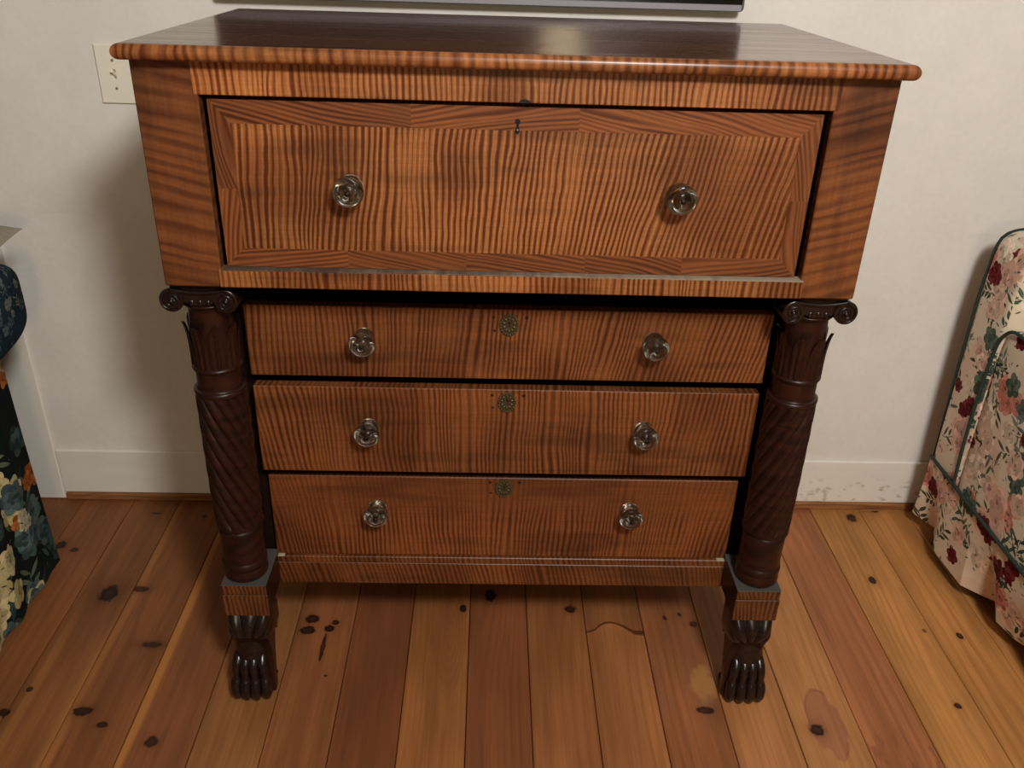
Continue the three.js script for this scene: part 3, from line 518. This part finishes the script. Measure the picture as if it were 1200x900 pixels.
// ---------- flowered slipcovers ----------
function floral(seed, o) {
  const S = 1024, c = document.createElement('canvas'); c.width = c.height = S; const g = c.getContext('2d'), R = rng(seed);
  const css = (q, a = 1) => `rgba(${q[0] | 0},${q[1] | 0},${q[2] | 0},${a})`;
  g.fillStyle = css(o.ground); g.fillRect(0, 0, S, S);
  const jit = (q, d) => { const k = (R() - 0.5) * d; return q.map((v) => clamp(v + k + (R() - 0.5) * d * 0.2, 0, 255)); };
  const wrap = (x, y, r, f) => { for (const dx of [-S, 0, S]) for (const dy of [-S, 0, S]) if (x + dx > -r && x + dx < S + r && y + dy > -r && y + dy < S + r) { g.save(); g.translate(x + dx, y + dy); f(); g.restore(); } };
  function leaf(x, y, a, L, W, col) { wrap(x, y, L * 1.2, () => { g.rotate(a); g.fillStyle = css(col); g.beginPath(); g.moveTo(0, 0); g.quadraticCurveTo(L * 0.45, -W, L, 0); g.quadraticCurveTo(L * 0.45, W, 0, 0); g.fill(); g.strokeStyle = css(o.ground, 0.35); g.lineWidth = 1.6; g.beginPath(); g.moveTo(2, 0); g.lineTo(L * 0.9, 0); g.stroke(); }); }
  function rose(x, y, r, col, eye) {
    const k0 = R() * 6.28, n = 5 + Math.floor(R() * 3), cols = Array.from({ length: 40 }, () => jit(col, 46)), rs = Array.from({ length: 40 }, R);
    wrap(x, y, r * 1.5, () => {
      let q = 0;
      for (let ring = 0; ring < 3; ring++) { const rr = r * (1 - ring * 0.3); for (let i = 0; i < n; i++) { const a = k0 + ring * 0.6 + i / n * 6.28; g.fillStyle = css(cols[q % 40].map((v) => v * (1 - ring * 0.06))); g.beginPath(); g.ellipse(Math.cos(a) * rr * 0.5, Math.sin(a) * rr * 0.5, rr * (0.48 + 0.14 * rs[q % 40]), rr * 0.42, a, 0, 6.2832); g.fill(); g.strokeStyle = css(eye, 0.22); g.lineWidth = 2.5; g.beginPath(); g.arc(Math.cos(a) * rr * 0.5, Math.sin(a) * rr * 0.5, rr * 0.44, a - 0.9, a + 0.9); g.stroke(); q++; } }
      for (let i = 0; i < 9; i++) { const a = rs[i] * 6.28; g.fillStyle = css(eye, 0.45); g.beginPath(); g.ellipse(Math.cos(a) * r * 0.14 * rs[i + 9], Math.sin(a) * r * 0.14 * rs[i + 9], r * 0.11, r * 0.05, a + 1.5, 0, 6.2832); g.fill(); }
    });
  }
  for (let i = 0; i < o.washes; i++) { const x = R() * S, y = R() * S, r = 50 + R() * 90, col = o.wash[i % o.wash.length]; wrap(x, y, r, () => { g.fillStyle = css(col, 0.3); g.beginPath(); g.ellipse(0, 0, r, r * 0.6, R() * 3, 0, 6.2832); g.fill(); }); }
  for (let i = 0; i < o.sprays; i++) {
    const x = R() * S, y = R() * S, a0 = R() * 6.28, col = jit(o.leaf[i % o.leaf.length], 24), n = 3 + Math.floor(R() * 4);
    wrap(x, y, 120, () => { g.strokeStyle = css(col); g.lineWidth = 3; g.beginPath(); g.moveTo(0, 0); g.quadraticCurveTo(Math.cos(a0) * 40, Math.sin(a0) * 40 + 18, Math.cos(a0) * 84, Math.sin(a0) * 84); g.stroke(); });
    for (let k = 0; k < n; k++) { const t = (k + 0.5) / n, sd = k % 2 ? 1 : -1; leaf(x + Math.cos(a0) * 84 * t, y + Math.sin(a0) * 84 * t, a0 + sd * (0.6 + R() * 0.4), o.leafSize * (0.7 + R() * 0.6), o.leafSize * 0.26, jit(col, 20)); }
  }
  for (let i = 0; i < o.blooms; i++) {
    const [col, eye, r] = o.flower[Math.floor(R() * o.flower.length)], x = R() * S, y = R() * S, n = R() < 0.4 ? 3 : 1;
    for (let k = 0; k < n; k++) rose(x + (k ? (R() - 0.5) * r * 3.2 : 0), y + (k ? (R() - 0.5) * r * 3.2 : 0), r * (0.75 + R() * 0.5), col, eye);
  }
  for (let i = 0; i < o.specks; i++) { const x = R() * S, y = R() * S; leaf(x, y, R() * 6.28, 14 + R() * 16, 4 + R() * 4, jit(o.leaf[i % o.leaf.length], 30)); }
  const t = new THREE.CanvasTexture(c); t.colorSpace = THREE.SRGBColorSpace; t.wrapS = t.wrapT = THREE.RepeatWrapping; return t;
}
const weave = dataTex(256, 256, (u, v) => { const n = 128 + 60 * (noise(u * 90, v * 90, 5) - 0.5) + 40 * Math.sin(u * 800) * Math.sin(v * 800); return [n, n, n]; }, false); weave.wrapS = weave.wrapT = THREE.RepeatWrapping; weave.repeat.set(3, 3);
const cloth = (map) => std({ map, roughness: 0.9, sheen: 0.25, sheenRoughness: 0.6, bumpMap: weave, bumpScale: 0.0004, side: THREE.DoubleSide, specularIntensity: 0.25 });
const paleFloral = cloth(floral(5, { ground: [216, 198, 172], wash: [[206, 160, 140], [200, 196, 170], [222, 206, 180]], washes: 46, leaf: [[44, 58, 46], [70, 86, 74], [58, 66, 50], [104, 116, 104]], leafSize: 56, sprays: 84, blooms: 74, specks: 260,
  flower: [[[200, 130, 112], [104, 44, 38], 46], [[216, 172, 152], [140, 92, 74], 58], [[104, 28, 32], [44, 10, 12], 38], [[112, 34, 36], [44, 10, 12], 34], [[220, 198, 174], [120, 100, 82], 54], [[222, 186, 164], [150, 104, 84], 50], [[84, 98, 82], [40, 54, 44], 46]] }));
const darkFloral = cloth(floral(9, { ground: [15, 21, 21], wash: [[24, 38, 40], [14, 26, 24]], washes: 30, leaf: [[70, 86, 82], [44, 62, 58], [96, 104, 84], [30, 50, 50]], leafSize: 80, sprays: 46, blooms: 44, specks: 90,
  flower: [[[190, 174, 124], [110, 92, 50], 58], [[72, 88, 88], [36, 52, 54], 60], [[52, 68, 66], [26, 38, 38], 70], [[152, 84, 34], [84, 40, 16], 40], [[72, 88, 88], [36, 52, 54], 70], [[174, 164, 132], [90, 90, 66], 34]] }));
const blueFloral = cloth(floral(14, { ground: [22, 38, 47], wash: [[34, 52, 60], [16, 30, 38]], washes: 50, leaf: [[122, 124, 108], [92, 102, 98], [74, 88, 90]], leafSize: 46, sprays: 60, blooms: 30, specks: 160, flower: [[[104, 108, 98], [42, 56, 62], 34], [[78, 92, 94], [30, 46, 54], 40]] }));
const TILE = 0.6;
const pipingMat = std({ color: 0x1e2e27, roughness: 0.85, sheen: 0.3 });
const legMat = darkWood;
// closed soft block: rounded super-ellipsoid between two corners
function soft(x0, x1, y0, y1, z0, z1, e = 0.22, n = 36) {
  const c = [(x0 + x1) / 2, (y0 + y1) / 2, (z0 + z1) / 2], h = [(x1 - x0) / 2, (y1 - y0) / 2, (z1 - z0) / 2];
  const p = (v, k) => Math.sign(v) * Math.pow(Math.abs(v), k);
  return grid(n * 2, n, (u, v) => { const a = u * 6.28318, b = (v - 0.5) * Math.PI; return [c[0] + h[0] * p(Math.cos(b), e) * p(Math.cos(a), e), c[1] + h[1] * p(Math.sin(b), e), c[2] - h[2] * p(Math.cos(b), e) * p(Math.sin(a), e)]; });
}
const tubeOf = (pts, r, n = 80, closed = false) => new THREE.TubeGeometry(new THREE.CatmullRomCurve3(pts.map((p) => new THREE.Vector3(...p)), closed, 'centripetal'), n, r, 8, closed);
// hanging skirt between a top line and a hem, both [x, y, z] lists of one length
function skirt(top, hem, n = 240, m = 14) {
  const A = new THREE.CatmullRomCurve3(top.map((p) => new THREE.Vector3(...p)), false, 'catmullrom', 0.05), B = new THREE.CatmullRomCurve3(hem.map((p) => new THREE.Vector3(...p)), false, 'catmullrom', 0.05);
  return grid(n, m, (u, v) => { const a = A.getPoint(u), b = B.getPoint(u), k = Math.pow(v, 2.0); return [lerp(a.x, b.x, k), lerp(a.y, b.y, v), lerp(a.z, b.z, k)]; }, true);
}
// pale armchair at the right, seen from its left side
{
  const ch = thing('armchair', 'armchair in a cream slipcover with pink and burgundy flowers and dark green piping', 'armchair', [1.137, 0, 0]);
  const W = 0.74; // local x runs from the near side inwards
  part('backrest', uvMetres(soft(0, W, 0.2, 0.895, -0.625, -0.475, 0.17), TILE), paleFloral, ch);
  for (const x of [0.002, W - 0.142]) part('armrest', uvMetres(soft(x, x + 0.14, 0.2, 0.705, -0.492, 0.13, 0.17), TILE), paleFloral, ch);
  part('seat', uvMetres(soft(0.13, W - 0.13, 0.2, 0.47, -0.49, 0.15, 0.2), TILE), paleFloral, ch);
  const hem = [[0.55, 0.05, -0.655], [0.2, 0.05, -0.66], [0.023, 0.055, -0.655], [0.045, 0.05, -0.615], [0.067, 0.05, -0.577], [0.03, 0.055, -0.535], [0.013, 0.055, -0.5], [0.013, 0.05, -0.478], [0.022, 0.048, -0.358], [0.06, 0.048, -0.318], [0.1, 0.048, -0.282], [0.06, 0.054, -0.25], [0.042, 0.055, -0.222], [0.061, 0.05, -0.167], [0.11, 0.05, -0.08], [0.06, 0.05, -0.04], [0.045, 0.05, 0.02], [0.05, 0.05, 0.16]].map(([x, y, z]) => [x > 0.2 ? x : -(x - 0.004), y, z]);
  hem[0][0] = 0.6; hem[1][0] = 0.25;
  // pleats lean outward, away from the chair, towards the chest
  const fix = hem.map(([x, y, z], i) => [i < 2 ? x : -x - 0.004 + 0.0, y, z]);
  const top = fix.map(([x, , z], i) => [i < 2 ? x : 0.002, 0.262, Math.min(z, 0.135)]); top[0][2] = top[1][2] = -0.622; top[2][2] = -0.618;
  part('skirt', uvMetres(skirt(top, fix), TILE), paleFloral, ch);
  part('skirt', uvMetres(skirt([[0.003, 0.262, 0.135], [0.2, 0.262, 0.15], [0.55, 0.262, 0.15], [W, 0.262, 0.135]], [[0.05, 0.05, 0.16], [0.2, 0.05, 0.19], [0.55, 0.05, 0.19], [W - 0.02, 0.05, 0.16]]), TILE), paleFloral, ch);
  part('skirt', uvMetres(skirt([[W, 0.262, 0.135], [W, 0.262, -0.2], [W, 0.262, -0.62]], [[W, 0.05, 0.16], [W + 0.03, 0.05, -0.2], [W, 0.05, -0.64]]), TILE), paleFloral, ch);
  part('piping', tubeOf([[0.012, 0.24, -0.623], [0.004, 0.55, -0.622], [0.006, 0.78, -0.622], [0.02, 0.868, -0.62], [0.06, 0.893, -0.6], [0.4, 0.897, -0.6], [0.69, 0.893, -0.6]], 0.0038), pipingMat, ch, 'dark green piping round the back');
  part('piping', tubeOf([[-0.002, 0.262, -0.485], [-0.003, 0.42, -0.494], [-0.002, 0.6, -0.492], [-0.001, 0.665, -0.482], [-0.001, 0.7, -0.45], [0.0, 0.706, -0.4], [0.0, 0.706, 0.08]], 0.0042), pipingMat, ch, 'dark green piping round the arm');
  part('piping', tubeOf([[0.002, 0.262, -0.622], [-0.003, 0.264, -0.45], [-0.003, 0.262, -0.2], [0, 0.262, 0.13]], 0.0048), pipingMat, ch, 'dark green piping over the skirt');
  for (const x of [0.07, W - 0.07]) for (const z of [-0.56, 0.07]) part('leg', cbox(x - 0.022, x + 0.022, 0.0005, 0.21, z - 0.022, z + 0.022, 0.003), legMat, ch);
}
// dark armchair at the left
{
  const ch = thing('armchair', 'armchair in a near-black flowered slipcover with a blue patterned rolled arm', 'armchair', [-1.12, 0, 0]);
  const W = 0.74;
  part('armrest', uvMetres(soft(-0.125, 0.114, 0.66, 0.842, -0.462, 0.3, 0.42), TILE * 0.55), blueFloral, ch, 'blue patterned rolled arm');
  part('arm_panel', uvMetres(soft(-0.12, -0.03, 0.15, 0.72, -0.445, 0.29, 0.2), TILE), darkFloral, ch);
  part('armrest', uvMetres(soft(-W - 0.07, -W + 0.14, 0.655, 0.835, -0.452, 0.3, 0.42), TILE * 0.55), blueFloral, ch, 'blue patterned rolled arm');
  part('arm_panel', uvMetres(soft(-W + 0.03, -W + 0.12, 0.15, 0.72, -0.445, 0.29, 0.2), TILE), darkFloral, ch);
  part('backrest', uvMetres(soft(-W + 0.06, -0.125, 0.2, 0.83, -0.46, -0.32, 0.2), TILE), darkFloral, ch);
  part('seat', uvMetres(soft(-W + 0.1, -0.11, 0.16, 0.46, -0.33, 0.32, 0.2), TILE), darkFloral, ch);
  const hem = [], top = [];
  for (let i = 0; i <= 40; i++) { const t = i / 40, z = lerp(-0.46, 0.32, t), k = Math.exp(-t * 5); hem.push([0.002 - 0.008 * Math.sin(t * 40) * (1 - k), 0.012, z]); top.push([-0.006 - 0.012 * Math.sin(t * 44) * smooth(0, 0.2, t), 0.66, lerp(-0.452, 0.29, t)]); }
  part('skirt', uvMetres(skirt(top, hem, 200, 20), TILE), darkFloral, ch);
  part('skirt', uvMetres(skirt([[-W + 0.03, 0.66, -0.45], [-0.35, 0.66, -0.462], [-0.006, 0.66, -0.452]], [[-W, 0.012, -0.47], [-0.35, 0.012, -0.475], [0.002, 0.012, -0.46]], 120, 20), TILE), darkFloral, ch);
  part('skirt', uvMetres(skirt([[-0.032, 0.56, 0.29], [-0.35, 0.4, 0.31], [-W + 0.03, 0.56, 0.29]], [[0.002, 0.012, 0.32], [-0.35, 0.012, 0.34], [-W, 0.012, 0.32]], 120, 20), TILE), darkFloral, ch);
  for (const x of [-0.08, -W + 0.08]) for (const z of [-0.4, 0.25]) part('leg', cbox(x - 0.022, x + 0.022, 0.0005, 0.17, z - 0.022, z + 0.022, 0.003), legMat, ch);
}
// grey cushion lying on that arm, one corner in view
{
  const cu = thing('cushion', 'pale grey cushion with a pointed corner on the blue arm of the dark armchair', 'cushion', [-1.166, 0.872, -0.332]);
  const S = 0.15, f = (u, v, sg) => { const a = u * 2 - 1, b = v * 2 - 1, e = Math.pow(Math.max(0, (1 - a * a) * (1 - b * b)), 0.5); const pin = 1 - 0.05 * (1 - a * a) * b * b - 0.05 * (1 - b * b) * a * a; return [a * S * pin, 0.02 + sg * 0.03 * e, b * S * pin]; };
  const g = merge([grid(30, 30, (u, v) => f(u, v, 1), true), grid(30, 30, (u, v) => f(u, v, -1))]); g.rotateY(0.12); g.rotateZ(-0.12);
  part('cover', uvMetres(g, 0.3), std({ map: dataTex(128, 128, (u, v) => { const n = 1 + (noise(u * 60, v * 60, 4) - 0.5) * 0.12; return [150 * n, 142 * n, 122 * n]; }), roughness: 0.9, side: THREE.DoubleSide }), cu);
}

// ---------- lamps behind the camera ----------
function lampLight(L, parent) { const p = new THREE.PointLight(L.color, L.intensity, 0, 2); p.castShadow = true; p.shadow.radius = L.size; p.shadow.mapSize.set(1024, 1024); p.shadow.bias = -0.0005; parent.add(p); return p; }
{
  const [x, y, z] = LAMP.pos, t = thing('ceiling_lamp', 'round white glass globe lamp hanging from the ceiling', 'ceiling lamp', [x, y, z]);
  part('globe', new THREE.SphereGeometry(0.13, 32, 20), std({ color: 0x000000, emissive: LAMP.color, emissiveIntensity: 8 }), t);
  part('stem', new THREE.CylinderGeometry(0.012, 0.012, ROOM.y1 - y - 0.12, 12).translate(0, (ROOM.y1 - y + 0.12) / 2 - 0.006, 0), std({ color: 0x6b6250, metalness: 0.6, roughness: 0.4 }), t);
  lampLight(LAMP, t);
}
{
  const [x, y, z] = FLOOR_LAMP.pos, t = thing('floor_lamp', 'slim floor lamp with a round glass globe behind the viewer', 'floor lamp', [x, 0, z]);
  part('globe', new THREE.SphereGeometry(0.13, 32, 20).translate(0, y, 0), std({ color: 0x000000, emissive: FLOOR_LAMP.color, emissiveIntensity: 30 }), t);
  part('pole', new THREE.CylinderGeometry(0.011, 0.011, y - 0.14, 12).translate(0, (y - 0.14) / 2 + 0.015, 0), std({ color: 0x332b22, metalness: 0.6, roughness: 0.4 }), t);
  part('base', lathe([[0.0001, 0.0005], [0.14, 0.0005], [0.14, 0.012], [0.03, 0.022], [0.0001, 0.024]], 32), std({ color: 0x332b22, metalness: 0.6, roughness: 0.4 }), t);
  const l = lampLight(FLOOR_LAMP, t); l.position.set(0, y, 0);
}

renderer.render(scene, camera);
